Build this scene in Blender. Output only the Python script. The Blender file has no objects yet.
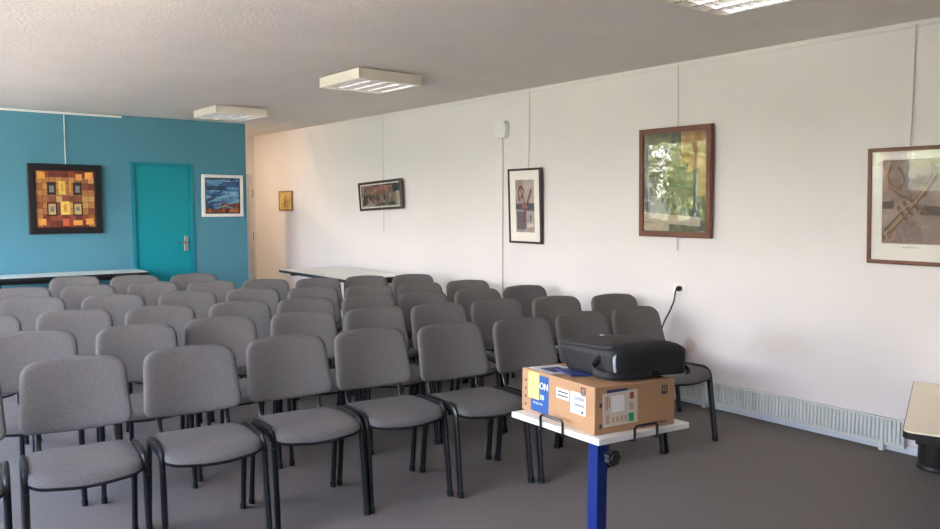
import bpy, bmesh, math, random
from mathutils import Vector, Matrix, Euler
random.seed(7)
S = bpy.context.scene
COL = S.collection
PI = math.pi
R = math.radians

# ------------------------------------------------------------------ materials
def s2l(c):
    return tuple(((v/12.92) if v <= .04045 else ((v+.055)/1.055)**2.4) for v in (x/255 for x in c))

def mat(name, rgb, rough=.6, metal=0., spec=.5, noise=None, bump=None, coat=0., sheen=0., emit=None):
    """noise = (scale, amount, detail): mottles the colour; bump = (scale, strength)"""
    m = bpy.data.materials.new(name)
    m.use_nodes = True
    nt = m.node_tree
    b = nt.nodes['Principled BSDF']
    c = s2l(rgb)
    b.inputs['Base Color'].default_value = (*c, 1)
    b.inputs['Roughness'].default_value = rough
    b.inputs['Metallic'].default_value = metal
    b.inputs['Specular IOR Level'].default_value = spec
    b.inputs['Coat Weight'].default_value = coat
    b.inputs['Sheen Weight'].default_value = sheen
    tc = nt.nodes.new('ShaderNodeTexCoord')
    if noise:
        n = nt.nodes.new('ShaderNodeTexNoise')
        n.inputs['Scale'].default_value = noise[0]
        n.inputs['Detail'].default_value = noise[2] if len(noise) > 2 else 3
        nt.links.new(tc.outputs['Object'], n.inputs['Vector'])
        r = nt.nodes.new('ShaderNodeValToRGB')
        a = noise[1]
        r.color_ramp.elements[0].position = .3
        r.color_ramp.elements[1].position = .7
        r.color_ramp.elements[0].color = (*[max(0, v*(1-a)) for v in c], 1)
        r.color_ramp.elements[1].color = (*[min(1, v*(1+a)) for v in c], 1)
        nt.links.new(n.outputs['Fac'], r.inputs['Fac'])
        nt.links.new(r.outputs['Color'], b.inputs['Base Color'])
    if bump:
        n2 = nt.nodes.new('ShaderNodeTexNoise')
        n2.inputs['Scale'].default_value = bump[0]
        n2.inputs['Detail'].default_value = 4
        nt.links.new(tc.outputs['Object'], n2.inputs['Vector'])
        bp = nt.nodes.new('ShaderNodeBump')
        bp.inputs['Strength'].default_value = bump[1]
        bp.inputs['Distance'].default_value = .01
        nt.links.new(n2.outputs['Fac'], bp.inputs['Height'])
        nt.links.new(bp.outputs['Normal'], b.inputs['Normal'])
    if emit:
        b.inputs['Emission Color'].default_value = (*s2l(emit[0]), 1)
        b.inputs['Emission Strength'].default_value = emit[1]
    return m

def stain(m, spots):
    """worn marks on a wall at (y, z, half width, half height, colour, amount)"""
    nt = m.node_tree; b = nt.nodes['Principled BSDF']
    src = b.inputs['Base Color'].links[0].from_socket
    tc = nt.nodes.new('ShaderNodeTexCoord'); n = nt.nodes.new('ShaderNodeTexNoise'); n.inputs['Scale'].default_value = 9
    nt.links.new(tc.outputs['Object'], n.inputs['Vector'])
    for y, z, a, c, col, amt in spots:
        mp = nt.nodes.new('ShaderNodeMapping'); mp.vector_type = 'POINT'
        mp.inputs['Scale'].default_value = (0, 1/a, 1/c); mp.inputs['Location'].default_value = (0, -y/a, -z/c)
        ln = nt.nodes.new('ShaderNodeVectorMath'); ln.operation = 'LENGTH'
        ad = nt.nodes.new('ShaderNodeMath'); ad.operation = 'ADD'
        mr = nt.nodes.new('ShaderNodeMapRange'); mr.interpolation_type = 'SMOOTHSTEP'
        mr.inputs['From Min'].default_value = .75; mr.inputs['From Max'].default_value = 1.7
        mr.inputs['To Min'].default_value = amt; mr.inputs['To Max'].default_value = 0
        mx = nt.nodes.new('ShaderNodeMix'); mx.data_type = 'RGBA'
        nt.links.new(tc.outputs['Object'], mp.inputs['Vector']); nt.links.new(mp.outputs[0], ln.inputs[0])
        nt.links.new(ln.outputs['Value'], ad.inputs[0]); nt.links.new(n.outputs['Fac'], ad.inputs[1])
        nt.links.new(ad.outputs[0], mr.inputs['Value']); nt.links.new(mr.outputs[0], mx.inputs['Factor'])
        nt.links.new(src, mx.inputs['A']); mx.inputs['B'].default_value = (*s2l(col), 1)
        src = mx.outputs['Result']
    nt.links.new(src, b.inputs['Base Color'])

def ramp_mat(name, scale, stops, rough=.6, distortion=0., detail=6, stretch=(1, 1, 1)):
    m = mat(name, (128, 128, 128), rough)
    nt = m.node_tree
    b = nt.nodes['Principled BSDF']
    tc = nt.nodes.new('ShaderNodeTexCoord')
    mp = nt.nodes.new('ShaderNodeMapping')
    mp.inputs['Scale'].default_value = stretch
    n = nt.nodes.new('ShaderNodeTexNoise')
    n.inputs['Scale'].default_value = scale
    n.inputs['Detail'].default_value = detail
    n.inputs['Distortion'].default_value = distortion
    r = nt.nodes.new('ShaderNodeValToRGB')
    cr = r.color_ramp
    while len(cr.elements) < len(stops):
        cr.elements.new(.5)
    for e, (p, c) in zip(cr.elements, stops):
        e.position = p
        e.color = (*s2l(c), 1)
    nt.links.new(tc.outputs['Object'], mp.inputs['Vector'])
    nt.links.new(mp.outputs['Vector'], n.inputs['Vector'])
    nt.links.new(n.outputs['Fac'], r.inputs['Fac'])
    nt.links.new(r.outputs['Color'], b.inputs['Base Color'])
    return m

M = {}
M['wall'] = mat('white_wall_paint', (229, 222, 222), .75, spec=.25, noise=(1.3, .02), bump=(60, .06))
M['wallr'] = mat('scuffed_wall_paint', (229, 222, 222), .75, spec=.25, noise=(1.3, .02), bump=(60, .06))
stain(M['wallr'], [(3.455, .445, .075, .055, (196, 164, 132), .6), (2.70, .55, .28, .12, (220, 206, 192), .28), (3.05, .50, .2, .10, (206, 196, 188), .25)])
M['ceil'] = mat('stippled_ceiling', (226, 219, 212), .9, spec=.1, noise=(1.7, .035), bump=(45, .35))
M['blue'] = mat('blue_wall_paint', (82, 139, 157), .6, spec=.3, noise=(1.5, .03), bump=(60, .05))
M['teal'] = mat('teal_door_paint', (0, 144, 156), .42, noise=(2, .02))
M['tealedge'] = mat('teal_frame_paint', (8, 132, 148), .45)
M['carpet'] = ramp_mat('speckled_carpet', 170, [(.28, (90, 84, 80)), (.5, (118, 109, 103)), (.72, (144, 135, 128))], .95, detail=5)
M['fabric'] = ramp_mat('grey_chair_fabric', 260, [(.3, (85, 81, 79)), (.7, (114, 109, 106))], .9, detail=3)
M['black'] = mat('black_lacquered_steel', (22, 22, 24), .3, spec=.5)
M['plastic'] = mat('black_plastic', (20, 20, 22), .5)
M['rubber'] = mat('black_rubber', (14, 14, 14), .8)
M['white'] = mat('white_paint', (232, 230, 224), .4)
M['whiteplastic'] = mat('white_plastic', (234, 229, 225), .35)
M['cream'] = mat('cream_laminate', (255, 240, 212), .3, noise=(6, .02))
M['tabletop'] = mat('white_laminate', (242, 239, 233), .3)
M['edge'] = mat('dark_edge_band', (36, 33, 34), .4)
M['steel'] = mat('brushed_steel', (190, 188, 182), .3, metal=1)
M['alu'] = mat('aluminium_louver', (240, 240, 240), .22, metal=1)
M['tubeglow'] = mat('fluorescent_tube', (250, 250, 248), .3, emit=((248, 246, 252), .5))
M['housing'] = mat('enamelled_housing', (222, 215, 200), .4)
M['rad'] = mat('radiator_enamel', (214, 217, 214), .35)
M['skirt'] = mat('pale_skirting', (206, 212, 220), .4)
M['wire'] = mat('picture_wire', (182, 178, 170), .4)
M['blackframe'] = mat('black_picture_frame', (24, 22, 24), .45)
M['liner'] = mat('dark_red_liner', (70, 28, 20), .5)
M['wood'] = mat('red_brown_frame', (108, 58, 40), .4, noise=(18, .18))
M['brownframe'] = mat('brown_frame', (62, 42, 38), .4)
M['slate'] = mat('dark_bronze_frame', (70, 56, 46), .4)
M['mat'] = mat('white_mount_board', (230, 224, 218), .7)
M['card'] = mat('cardboard', (173, 133, 97), .75, noise=(9, .05), bump=(120, .05))
M['cardedge'] = mat('cardboard_edge', (160, 120, 82), .8)
M['tape'] = mat('brown_parcel_tape', (176, 134, 92), .25)
M['boxblue'] = mat('printed_blue', (26, 80, 146), .55)
M['boxnavy'] = mat('printed_navy', (38, 52, 92), .55)
M['yellow'] = mat('yellow_sticker', (228, 208, 122), .6)
M['label'] = mat('white_label', (232, 230, 226), .5)
M['labelcream'] = mat('cream_label', (206, 196, 178), .5)
M['ink'] = mat('dark_ink', (52, 52, 66), .6)
M['inkred'] = mat('red_brown_ink', (168, 72, 40), .6)
M['inkgreen'] = mat('green_ink', (34, 150, 92), .6)
M['inktan'] = mat('tan_ink', (186, 160, 136), .6)
M['whiteink'] = mat('white_ink', (226, 232, 240), .6)
M['bag'] = mat('black_nylon', (27, 27, 31), .65, noise=(90, .25), bump=(200, .25))
M['bagtop'] = mat('charcoal_nylon', (62, 58, 57), .75, noise=(90, .15), bump=(200, .2))
M['zip'] = mat('grey_reflective_strip', (150, 154, 164), .35)
M['paper'] = mat('printed_paper', (196, 198, 204), .6)
M['paperblue'] = mat('blue_booklet', (44, 58, 120), .5)
M['postblue'] = mat('blue_powder_coat', (17, 42, 112), .38)
M['shade'] = mat('warm_lamp_shade', (255, 240, 215), .5, emit=((255, 226, 190), 14.0))
M['greydoor'] = mat('grey_blue_door', (150, 164, 172), .3)
M['goldpaint'] = ramp_mat('gold_painting', 9, [(.3, (170, 124, 64)), (.5, (214, 174, 100)), (.7, (232, 204, 140))], .5, 1.2)
M['grass'] = ramp_mat('outside_paving', 4, [(.3, (186, 172, 156)), (.7, (212, 199, 182))], .9)
M['lawn'] = ramp_mat('lawn_grass', 3, [(.3, (70, 76, 52)), (.7, (104, 106, 74))], .9)
M['leaf'] = ramp_mat('tree_leaves', 1.4, [(.3, (70, 92, 48)), (.7, (156, 168, 104))], .6)
M['frameext'] = mat('window_frame_paint', (222, 222, 218), .4)

def glass_mat(name, ior=1.75):
    m = bpy.data.materials.new(name)
    m.use_nodes = True
    nt = m.node_tree
    nt.nodes.clear()
    o = nt.nodes.new('ShaderNodeOutputMaterial')
    mx = nt.nodes.new('ShaderNodeMixShader')
    t = nt.nodes.new('ShaderNodeBsdfTransparent')
    g = nt.nodes.new('ShaderNodeBsdfGlossy')
    g.inputs['Roughness'].default_value = .012
    # slight waviness of the sheet
    n = nt.nodes.new('ShaderNodeTexNoise'); n.inputs['Scale'].default_value = 6
    tc = nt.nodes.new('ShaderNodeTexCoord')
    bp = nt.nodes.new('ShaderNodeBump'); bp.inputs['Strength'].default_value = .03; bp.inputs['Distance'].default_value = .02
    nt.links.new(tc.outputs['Object'], n.inputs['Vector'])
    nt.links.new(n.outputs['Fac'], bp.inputs['Height'])
    nt.links.new(bp.outputs['Normal'], g.inputs['Normal'])
    f = nt.nodes.new('ShaderNodeFresnel')
    f.inputs['IOR'].default_value = ior
    nt.links.new(f.outputs[0], mx.inputs[0])
    nt.links.new(t.outputs[0], mx.inputs[1])
    nt.links.new(g.outputs[0], mx.inputs[2])
    nt.links.new(mx.outputs[0], o.inputs['Surface'])
    return m
M['glass'] = glass_mat('picture_glass', 1.6)

_flat = {}
def flat(rgb, rough=.6):
    if rgb not in _flat:
        _flat[rgb] = mat('pigment_%02x%02x%02x' % rgb, rgb, rough, noise=(40, .12))
    return _flat[rgb]

# ------------------------------------------------------------------ mesh builder
class MB:
    def __init__(s):
        s.v, s.f, s.m, s.sm = [], [], [], []
    def add(s, verts, faces, mi=0, smooth=False, tf=None):
        b = len(s.v)
        for p in verts:
            p = Vector(p)
            s.v.append(tf @ p if tf else p)
        for f in faces:
            s.f.append([b+i for i in f]); s.m.append(mi); s.sm.append(smooth)
        return s
    def box(s, lo, hi, mi=0, bev=0., tf=None):
        bm = bmesh.new()
        bmesh.ops.create_cube(bm, size=1)
        for v in bm.verts:
            v.co = Vector([(lo[i]+hi[i])/2 + v.co[i]*(hi[i]-lo[i]) for i in range(3)])
        if bev > 0:
            bmesh.ops.bevel(bm, geom=bm.edges[:], offset=bev, segments=3, affect='EDGES', profile=.5)
        bm.verts.index_update()
        s.add([v.co.copy() for v in bm.verts], [[v.index for v in f.verts] for f in bm.faces], mi, False, tf)
        bm.free()
        return s
    def prism(s, poly, lo, hi, axis=2, mi=0, smooth=False, tf=None):
        """extrude a 2-D polygon along an axis"""
        def P(p, h):
            q = [0, 0, 0]
            o = [i for i in range(3) if i != axis]
            q[o[0]], q[o[1]], q[axis] = p[0], p[1], h
            return q
        n = len(poly)
        v = [P(p, lo) for p in poly] + [P(p, hi) for p in poly]
        f = [list(range(n))[::-1], list(range(n, 2*n))] + [[i, (i+1) % n, n+(i+1) % n, n+i] for i in range(n)]
        return s.add(v, f, mi, smooth, tf)
    def sweep(s, pts, rx, ry=None, side=None, n=10, mi=0, cap=True, tf=None):
        """tube with an oval section: rx along 'side', ry across it"""
        ry = ry or rx
        pts = [Vector(p) for p in pts]
        rings = []
        k = len(pts)
        prev = None
        for i, p in enumerate(pts):
            t = (pts[min(i+1, k-1)] - pts[max(i-1, 0)]).normalized()
            if side is not None:
                a = Vector(side); a = (a - t*a.dot(t)).normalized()
            else:
                a = prev if prev is not None else (Vector((0, 0, 1)) if abs(t.z) < .9 else Vector((1, 0, 0)))
                a = (a - t*a.dot(t)).normalized()
                prev = a
            b = t.cross(a)
            rings.append([p + a*rx*math.cos(q) + b*ry*math.sin(q) for q in (2*PI*j/n for j in range(n))])
        v = [q for r in rings for q in r]
        f = []
        for i in range(k-1):
            for j in range(n):
                f.append([i*n+j, i*n+(j+1) % n, (i+1)*n+(j+1) % n, (i+1)*n+j])
        if cap:
            f.append(list(range(n))[::-1]); f.append([(k-1)*n+j for j in range(n)])
        return s.add(v, f, mi, True, tf)
    def lathe(s, prof, n=24, mi=0, axis='Z', tf=None):
        v, f = [], []
        for r, h in prof:
            for j in range(n):
                a = 2*PI*j/n
                v.append((r*math.cos(a), r*math.sin(a), h))
        for i in range(len(prof)-1):
            for j in range(n):
                f.append([i*n+j, i*n+(j+1) % n, (i+1)*n+(j+1) % n, (i+1)*n+j])
        f.append(list(range(n))[::-1]); f.append([(len(prof)-1)*n+j for j in range(n)])
        return s.add(v, f, mi, True, tf)
    def obj(s, name, mats, parent=None, loc=None, rot=None, smooth_angle=35):
        me = bpy.data.meshes.new(name)
        me.from_pydata([tuple(p) for p in s.v], [], s.f)
        if not isinstance(mats, (list, tuple)):
            mats = [mats]
        for m in mats:
            me.materials.append(m)
        for p, mi, sm in zip(me.polygons, s.m, s.sm):
            p.material_index = mi
            p.use_smooth = sm
        bm = bmesh.new(); bm.from_mesh(me)
        bmesh.ops.recalc_face_normals(bm, faces=bm.faces[:])
        ca = R(smooth_angle)
        for e in bm.edges:
            if len(e.link_faces) == 2 and e.calc_face_angle(0) > ca:
                e.smooth = False
        bm.to_mesh(me); bm.free()
        me.update()
        o = bpy.data.objects.new(name, me)
        COL.objects.link(o)
        if parent is not None:
            o.parent = parent
        if loc is not None:
            o.location = loc
        if rot is not None:
            o.rotation_euler = rot
        return o

def tag(o, label, cat, group=None, kind=None):
    o['label'] = label
    o['category'] = cat
    if group: o['group'] = group
    if kind: o['kind'] = kind
    return o

def thing(name, label, cat, loc=(0, 0, 0), rot=(0, 0, 0), group=None):
    o = bpy.data.objects.new(name, None)
    o.empty_display_size = .1
    COL.objects.link(o)
    o.location = loc
    o.rotation_euler = rot
    return tag(o, label, cat, group)

def struct(mb, name, mats, parent=None, **k):
    o = mb.obj(name, mats, parent, **k)
    if parent is None:
        o['kind'] = 'structure'
    return o

def copy_tree(o, parent=None):
    c = o.copy(); COL.objects.link(c)
    if parent is not None:
        c.parent = parent
    for ch in list(o.children):
        copy_tree(ch, c)
    return c

def arc(c, r, a0, a1, n=8):
    return [(c[0]+r*math.cos(R(a0+(a1-a0)*i/n)), c[1]+r*math.sin(R(a0+(a1-a0)*i/n))) for i in range(n+1)]

def rrect(x0, y0, x1, y1, rs, n=8):
    """rounded rectangle; radii for (x0,y0), (x1,y0), (x1,y1), (x0,y1)"""
    a, b, c, d = rs if isinstance(rs, (tuple, list)) else (rs,)*4
    return (arc((x0+a, y0+a), a, 180, 270, n) + arc((x1-b, y0+b), b, 270, 360, n)
            + arc((x1-c, y1-c), c, 0, 90, n) + arc((x0+d, y1-d), d, 90, 180, n))

# ------------------------------------------------------------------ room shell
XL, XR, YF, YB, YE, ZC = -2.2, 4.91, -6.0, 9.87, 11.6, 2.585
PX = 4.06                                    # free end of the blue partition
struct(MB().box((XL-.25, YF-.25, -.2), (XR+.25, YE+.25, 0)), 'floor', M['carpet'])
struct(MB().box((XL-.6, YF-.25, ZC), (XR+.6, YE+.25, ZC+.35)), 'ceiling', M['ceil'])
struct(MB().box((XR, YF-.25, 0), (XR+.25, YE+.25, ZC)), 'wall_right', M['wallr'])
struct(MB().box((XL-.25, YF-.25, 0), (XR, YF, ZC)), 'wall_front', M['blue'])
struct(MB().box((2.5, YE, 0), (XR, YE+.25, ZC)), 'wall_end', M['wall'])
struct(MB().box((2.4, YB+.1, 0), (2.5, YE+.25, ZC)), 'wall_passage', M['wall'])
# blue partition with an opening for the teal door
DX0, DX1, DZ = 2.615, 3.345, 2.025
w = MB()
w.box((XL-.25, YB, 0), (DX0, YB+.1, ZC)); w.box((DX1, YB, 0), (PX, YB+.1, ZC)); w.box((DX0, YB, DZ), (DX1, YB+.1, ZC))
struct(w, 'wall_back', M['blue'])
# teal door
d = struct(MB().box((DX0+.03, YB+.012, .006), (DX1-.03, YB+.05, DZ-.03), bev=.003), 'door_1', M['teal'])
fr = MB()
fr.box((DX0-.012, YB-.012, 0), (DX0+.03, YB+.08, DZ+.012)); fr.box((DX1-.03, YB-.012, 0), (DX1+.012, YB+.08, DZ+.012)); fr.box((DX0+.03, YB-.012, DZ-.03), (DX1-.03, YB+.08, DZ+.012))
fr.obj('door_frame', M['tealedge'], d)
MB().box((3.225, YB-.0005, .93), (3.275, YB+.012, 1.12), bev=.004).obj('handle_plate', M['steel'], d)
MB().sweep([(3.25, YB, 1.04), (3.25, YB-.045, 1.04), (3.24, YB-.052, 1.04), (3.14, YB-.052, 1.036)], .009).obj('door_handle', M['steel'], d)
# open grey door leaf seen edge-on in the passage
a0, a1 = Vector((4.085, 9.985, 0)), Vector((4.437, 10.62, 0))
ang = math.atan2(a1.y-a0.y, a1.x-a0.x); Ld = (a1-a0).length
d2 = struct(MB().box((0, -.02, .008), (Ld, .02, 1.93), bev=.003), 'door_2', M['greydoor'], loc=a0, rot=(0, 0, ang))
MB().box((Ld*.35, -.0225, .9), (Ld*.95, .0225, 1.8)).obj('vision_panel', M['steel'], d2)
for z in (.35, 1.0, 1.62):
    MB().box((Ld-.012, -.027, z), (Ld+.004, .027, z+.12)).obj('hinge', M['black'], d2)
# wall of windows on the left, daylight comes from here
w = MB()
W = [(.3+i*2.35, 2.5+i*2.35) for i in range(4)]
SILL, HEAD = .88, 2.42
w.box((XL-.25, YF, 0), (XL, YB, SILL)); w.box((XL-.25, YF, HEAD), (XL, YB, ZC))
ys = [YF] + [y for p in W for y in p] + [YB]
for i in range(0, len(ys), 2):
    w.box((XL-.25, ys[i], SILL), (XL, ys[i+1], HEAD))
struct(w, 'wall_left', M['wall'])
for i, (y0, y1) in enumerate(W):
    f = MB()
    x0, x1 = XL-.16, XL-.1
    for a, b in ((y0, y0+.05), ((y0+y1)/2-.035, (y0+y1)/2+.035), (y1-.05, y1)):
        f.box((x0, a, SILL), (x1, b, HEAD))
    for a, b in ((SILL, SILL+.05), (HEAD-.05, HEAD)):
        f.box((x0, y0+.05, a), (x1, (y0+y1)/2-.035, b)); f.box((x0, (y0+y1)/2+.035, a), (x1, y1-.05, b))
    struct(f, 'window_%d' % (i+1), M['frameext'])
# skirting and rails
struct(MB().box((XR-.012, YF, 0), (XR, YE, .055), bev=.003), 'baseboard_right', M['skirt'])
struct(MB().box((.2, YB-.014, ZC-.033), (2.52, YB, ZC-.008)), 'trim_1', M['white'])
struct(MB().box((XR-.010, -1.0, ZC-.034), (XR, 9.2, ZC-.014)), 'trim_2', M['wall'])
struct(MB().box((-9.5, -60, -.35), (XL-.4, 60, -.25)), 'terrace_outside', M['grass'])
struct(MB().box((-70, -60, -.35), (-9.5, 60, -.26)), 'ground_outside', M['lawn'])

# ------------------------------------------------------------------ foliage outside the windows (only mirrored in the picture glass)
def foliage():
    mb = MB()
    rnd = random.Random(3)
    for k in range(18):
        cx, cy = -14 - rnd.random()*4, 3 + k*1.25 + rnd.random()
        hh, rr = 1.5+rnd.random()*1.6, 1.3+rnd.random()*.7
        mb.sweep([(cx, cy, -.25), (cx+.1, cy, hh*.5), (cx, cy+.1, hh)], .13, n=6, mi=1)
        for q in range(1300):
            v = Vector((rnd.gauss(0, 1), rnd.gauss(0, 1), rnd.gauss(0, 1))).normalized()*(.55+.45*rnd.random())
            p = Vector((cx, cy, hh)) + Vector((v.x*rr, v.y*rr, v.z*rr*1.25))
            if p.z < .2: continue
            t = Matrix.Translation(p) @ Euler((rnd.random()*6, rnd.random()*6, rnd.random()*6)).to_matrix().to_4x4()
            sz = .06+.08*rnd.random()
            mb.add([(-sz, 0, 0), (0, -sz*.5, .02), (sz, 0, 0), (0, sz*.5, .02)], [[0, 1, 2, 3]], 0, False, t)
    o = mb.obj('outside_foliage', [M['leaf'], M['wood']])
    tag(o, 'green leafy trees mirrored in the glass of the pictures', 'foliage', kind='stuff')
foliage()

# ------------------------------------------------------------------ chairs
def pad(outline, T, mapf, back=.35, rings=(1, .985, .94, .86, .7, .45, .2), dome=None):
    """cushion from an outline: rounded front face (height T), flatter back"""
    mb = MB()
    cx = sum(p[0] for p in outline)/len(outline); cy = sum(p[1] for p in outline)/len(outline)
    n = len(outline)
    v, f = [], []
    prof = {1: 0, .985: .42, .94: .72, .86: .9, .7: .97, .45: 1., .2: 1.}
    for sgn, amt in ((1, T), (-1, T*back)):
        for s in rings:
            if sgn == -1 and s == 1: continue
            for p in outline:
                x, y = cx+(p[0]-cx)*s, cy+(p[1]-cy)*s
                v.append(mapf(x, y, sgn*amt*prof[s]))
    nr = len(rings)
    def ring(k): return [k*n+i for i in range(n)]
    order = [ring(k) for k in range(nr)]
    ob = [ring(0)] + [ring(nr+k) for k in range(nr-1)]
    for seq in (order, ob):
        for a, b in zip(seq, seq[1:]):
            for i in range(n):
                f.append([a[i], a[(i+1) % n], b[(i+1) % n], b[i]])
        f.append(seq[-1])
    return mb.add(v, f, 0, True)

def back_outline(g=0.):
    # (x, z) outline: widest low down, sides drawing in a little towards a broad flat arch
    pts = arc((-.178, .560), .048+g, 184, 258, 6)
    for i in range(1, 10):
        x = -.186+.372*i/10
        pts.append((x, .5125-g-.013*math.cos(x/.186*PI/2)))
    pts += arc((.178, .560), .048+g, 282, 356, 6)
    pts += [(.2225+g, .60), (.2185+g, .66), (.2155+g, .72)]
    pts += arc((.147, .747), .067+g, 0, 82, 8)
    for i in range(1, 10):
        x = .156-.312*i/10
        pts.append((x, .8135+g+.009*math.cos(x/.156*PI/2)))
    pts += arc((-.147, .747), .067+g, 98, 180, 8)
    pts += [(-.2155-g, .72), (-.2185-g, .66), (-.2225-g, .60)]
    return pts

def back_y(x, z):
    return .235 + (z-.46)*.235 - .055*(x/.23)**2*(.4+.6*max(0, 1-(z-.5)/.5))
def seat_z(x, y):
    t = max(0., (-y-.10)/.13)
    return .432 - .012*(y+.2)/.4*1.0 + .006*(x/.21)**2 - .02*t*t

seat_out = (arc((-.125, -.145), .080, 180, 258, 8) + [(-.10, -.230), (-.05, -.238), (0, -.240), (.05, -.238), (.10, -.230)]
            + arc((.125, -.145), .080, 282, 360, 8) + [(.206, -.03), (.203, .06)] + arc((.132, .130), .062, 5, 90, 7) + arc((-.132, .130), .062, 90, 175, 7) + [(-.203, .06), (-.206, -.03)])
seat_out = [(x*1.07, y*1.035-.003) for x, y in seat_out]

def make_chair(first_label):
    t = thing('conference_chair', first_label, 'chair')
    st = pad(seat_out, .034, lambda x, y, h: (x, y, seat_z(x, y)+h), back=.15).obj('seat', M['fabric'], t, smooth_angle=60)
    so = [(x*1.015, y*1.015) for x, y in seat_out]
    pad(so, .02, lambda x, y, h: (x, y, seat_z(x, y)-.004-h), back=.1).obj('seat_shell', M['plastic'], t, smooth_angle=60)
    pad(back_outline(), .026, lambda x, z, h: (x, back_y(x, z)-h, z), back=.1).obj('backrest', M['fabric'], t, smooth_angle=60)
    pad(back_outline(-.006), .016, lambda x, z, h: (x, back_y(x, z)+.003+h, z), back=.1).obj('back_shell', M['plastic'], t, smooth_angle=60)
    for s in (-1, 1):
        X = .2165*s
        side = (1, 0, 0)
        ff, fk = Vector((X+.003*s, -.240, 0)), Vector((X, -.186, .390))
        rf, rk = Vector((X+.002*s, .205, 0)), Vector((X, .148, .390))
        for foot, knee in ((ff, fk), (rf, rk)):
            leg = MB().sweep([foot+(knee-foot)*q for q in (.012, .25, .5, .75, 1)], .0135, .0210, side).obj('leg', M['black'], t)
            MB().sweep([foot, foot+(knee-foot)*.075], .0141, .0217, side).obj('foot_cap', M['rubber'], leg)
        # bend over the front, level rail beside the seat, bend at the rear
        b = [fk, fk+Vector((0, .004, .02))]
        for i in range(1, 8):
            q = PI*(1-.92*i/7*.5*1.0)
            b.append(Vector((X, -.124+.058*math.cos(q), .408+.048*math.sin(q))))
        b += [Vector((X, -.05, .453)), Vector((X, .03, .447))]
        for i in range(0, 7):
            q = PI/2*(1-i/6)
            b.append(Vector((X, .085+.058*math.cos(q), .398+.048*math.sin(q))))
        b.append(rk)
        MB().sweep(b, .0135, .0208, side).obj('side_rail', M['black'], t)
        u = [Vector((.150*s, .07, .408)), Vector((.152*s, .14, .410)), Vector((.154*s, .195, .425)), Vector((.156*s, .222, .46)), Vector((.157*s, .232, .50)), Vector((.158*s, .254, .58))]
        MB().sweep(u, .0125, .006, side).obj('back_support', M['black'], t)
    for y in (-.10, .085):
        MB().sweep([(-.214, y, .408), (0, y, .404), (.214, y, .408)], .009, .009).obj('crossbar', M['black'], t)
    return t

# where the photograph shows the top edge of each back, row by row (world metres, back top at z = .82)
ROWS = [
 ('front row', [(.23, 3.80), (.73, 3.78), (1.23, 3.73), (1.75, 3.71), (2.25, 3.65), (2.73, 3.53), (3.15, 3.43), (3.57, 3.39), (3.99, 3.35)]),
 ('second row', [(.70, 4.71), (1.23, 4.60), (1.70, 4.61), (2.24, 4.52), (2.71, 4.40), (3.15, 4.32), (3.61, 4.25), (4.11, 4.09), (4.54, 3.92)]),
 ('third row', [(.56, 5.60), (1.08, 5.51), (1.59, 5.39), (2.16, 5.26), (2.60, 5.18), (3.06, 5.06), (3.49, 5.02), (3.93, 4.90), (4.44, 4.83)]),
 ('fourth row', [(.99, 6.50), (1.51, 6.29), (2.04, 6.18), (2.54, 6.07), (3.00, 5.83), (3.43, 5.70), (3.89, 5.61), (4.36, 5.50)]),
 ('fifth row', [(1.05, 7.33), (1.53, 7.21), (2.05, 7.14), (2.50, 6.86), (2.98, 6.72), (3.40, 6.53), (3.85, 6.46), (4.27, 6.33)]),
 ('back row', [(1.61, 8.13), (2.10, 7.92), (2.62, 7.76)]),
]
ORD = ['rightmost', 'second from the right', 'third from the right', 'fourth from the right', 'fifth from the right', 'sixth from the right', 'seventh from the right', 'eighth from the right', 'ninth from the right']
chair0 = None
for rname, pts in ROWS:
    pts = [Vector((x, y)) for x, y in pts]
    n = len(pts)
    # direction of the row: least-squares line
    mx = sum(p.x for p in pts)/n; my = sum(p.y for p in pts)/n
    k0 = sum((p.x-mx)*(p.y-my) for p in pts)/sum((p.x-mx)**2 for p in pts)
    ux = Vector((1, k0)).normalized()
    for _ in range(80):                       # neighbours may touch, not intersect
        for i in range(n-1):
            q = (.479 - (pts[i+1]-pts[i]).dot(ux))/2
            if q > 0:
                pts[i] = pts[i]-ux*q; pts[i+1] = pts[i+1]+ux*q
    if n > 3:
        pts = [p-ux*.022*i/(n-1) for i, p in enumerate(pts)]
    for i, p in enumerate(pts):
        a, b = pts[max(0, i-1)], pts[min(n-1, i+1)]
        kl = (b.y-a.y)/(b.x-a.x)
        th = math.atan(.85*k0+.15*kl)
        rk = n-1-i
        if rname == 'back row':
            lab = 'grey upholstered chair, %s of the three chairs in the back row' % ('leftmost', 'middle one', 'rightmost')[i]
        elif i == 0:
            lab = 'grey upholstered chair at the far left end of the %s' % rname
            if rname in ('front row', 'third row'):
                lab = 'grey upholstered chair at the left end of the %s, mostly outside the picture' % rname
        elif rk == 0:
            lab = 'grey upholstered chair at the right end of the %s, nearest the white wall' % rname
        else:
            lab = 'grey upholstered chair, %s in the %s of seating' % (ORD[rk], rname)
        if chair0 is None:
            chair0 = make_chair(lab); c = chair0
        else:
            c = copy_tree(chair0)
        off = Matrix.Rotation(th, 2) @ Vector((0, .305))
        c.location = (p.x-off.x, p.y-off.y, 0)
        c.rotation_euler = (0, 0, th)
        gap = min([abs((pts[k]-p).dot(ux)) for k in (i-1, i+1) if 0 <= k < n])
        c.scale = (max(1, min(1.045, gap/.497)), 1, 1)
        c['label'] = lab
        c['group'] = 'grey conference chairs'

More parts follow.
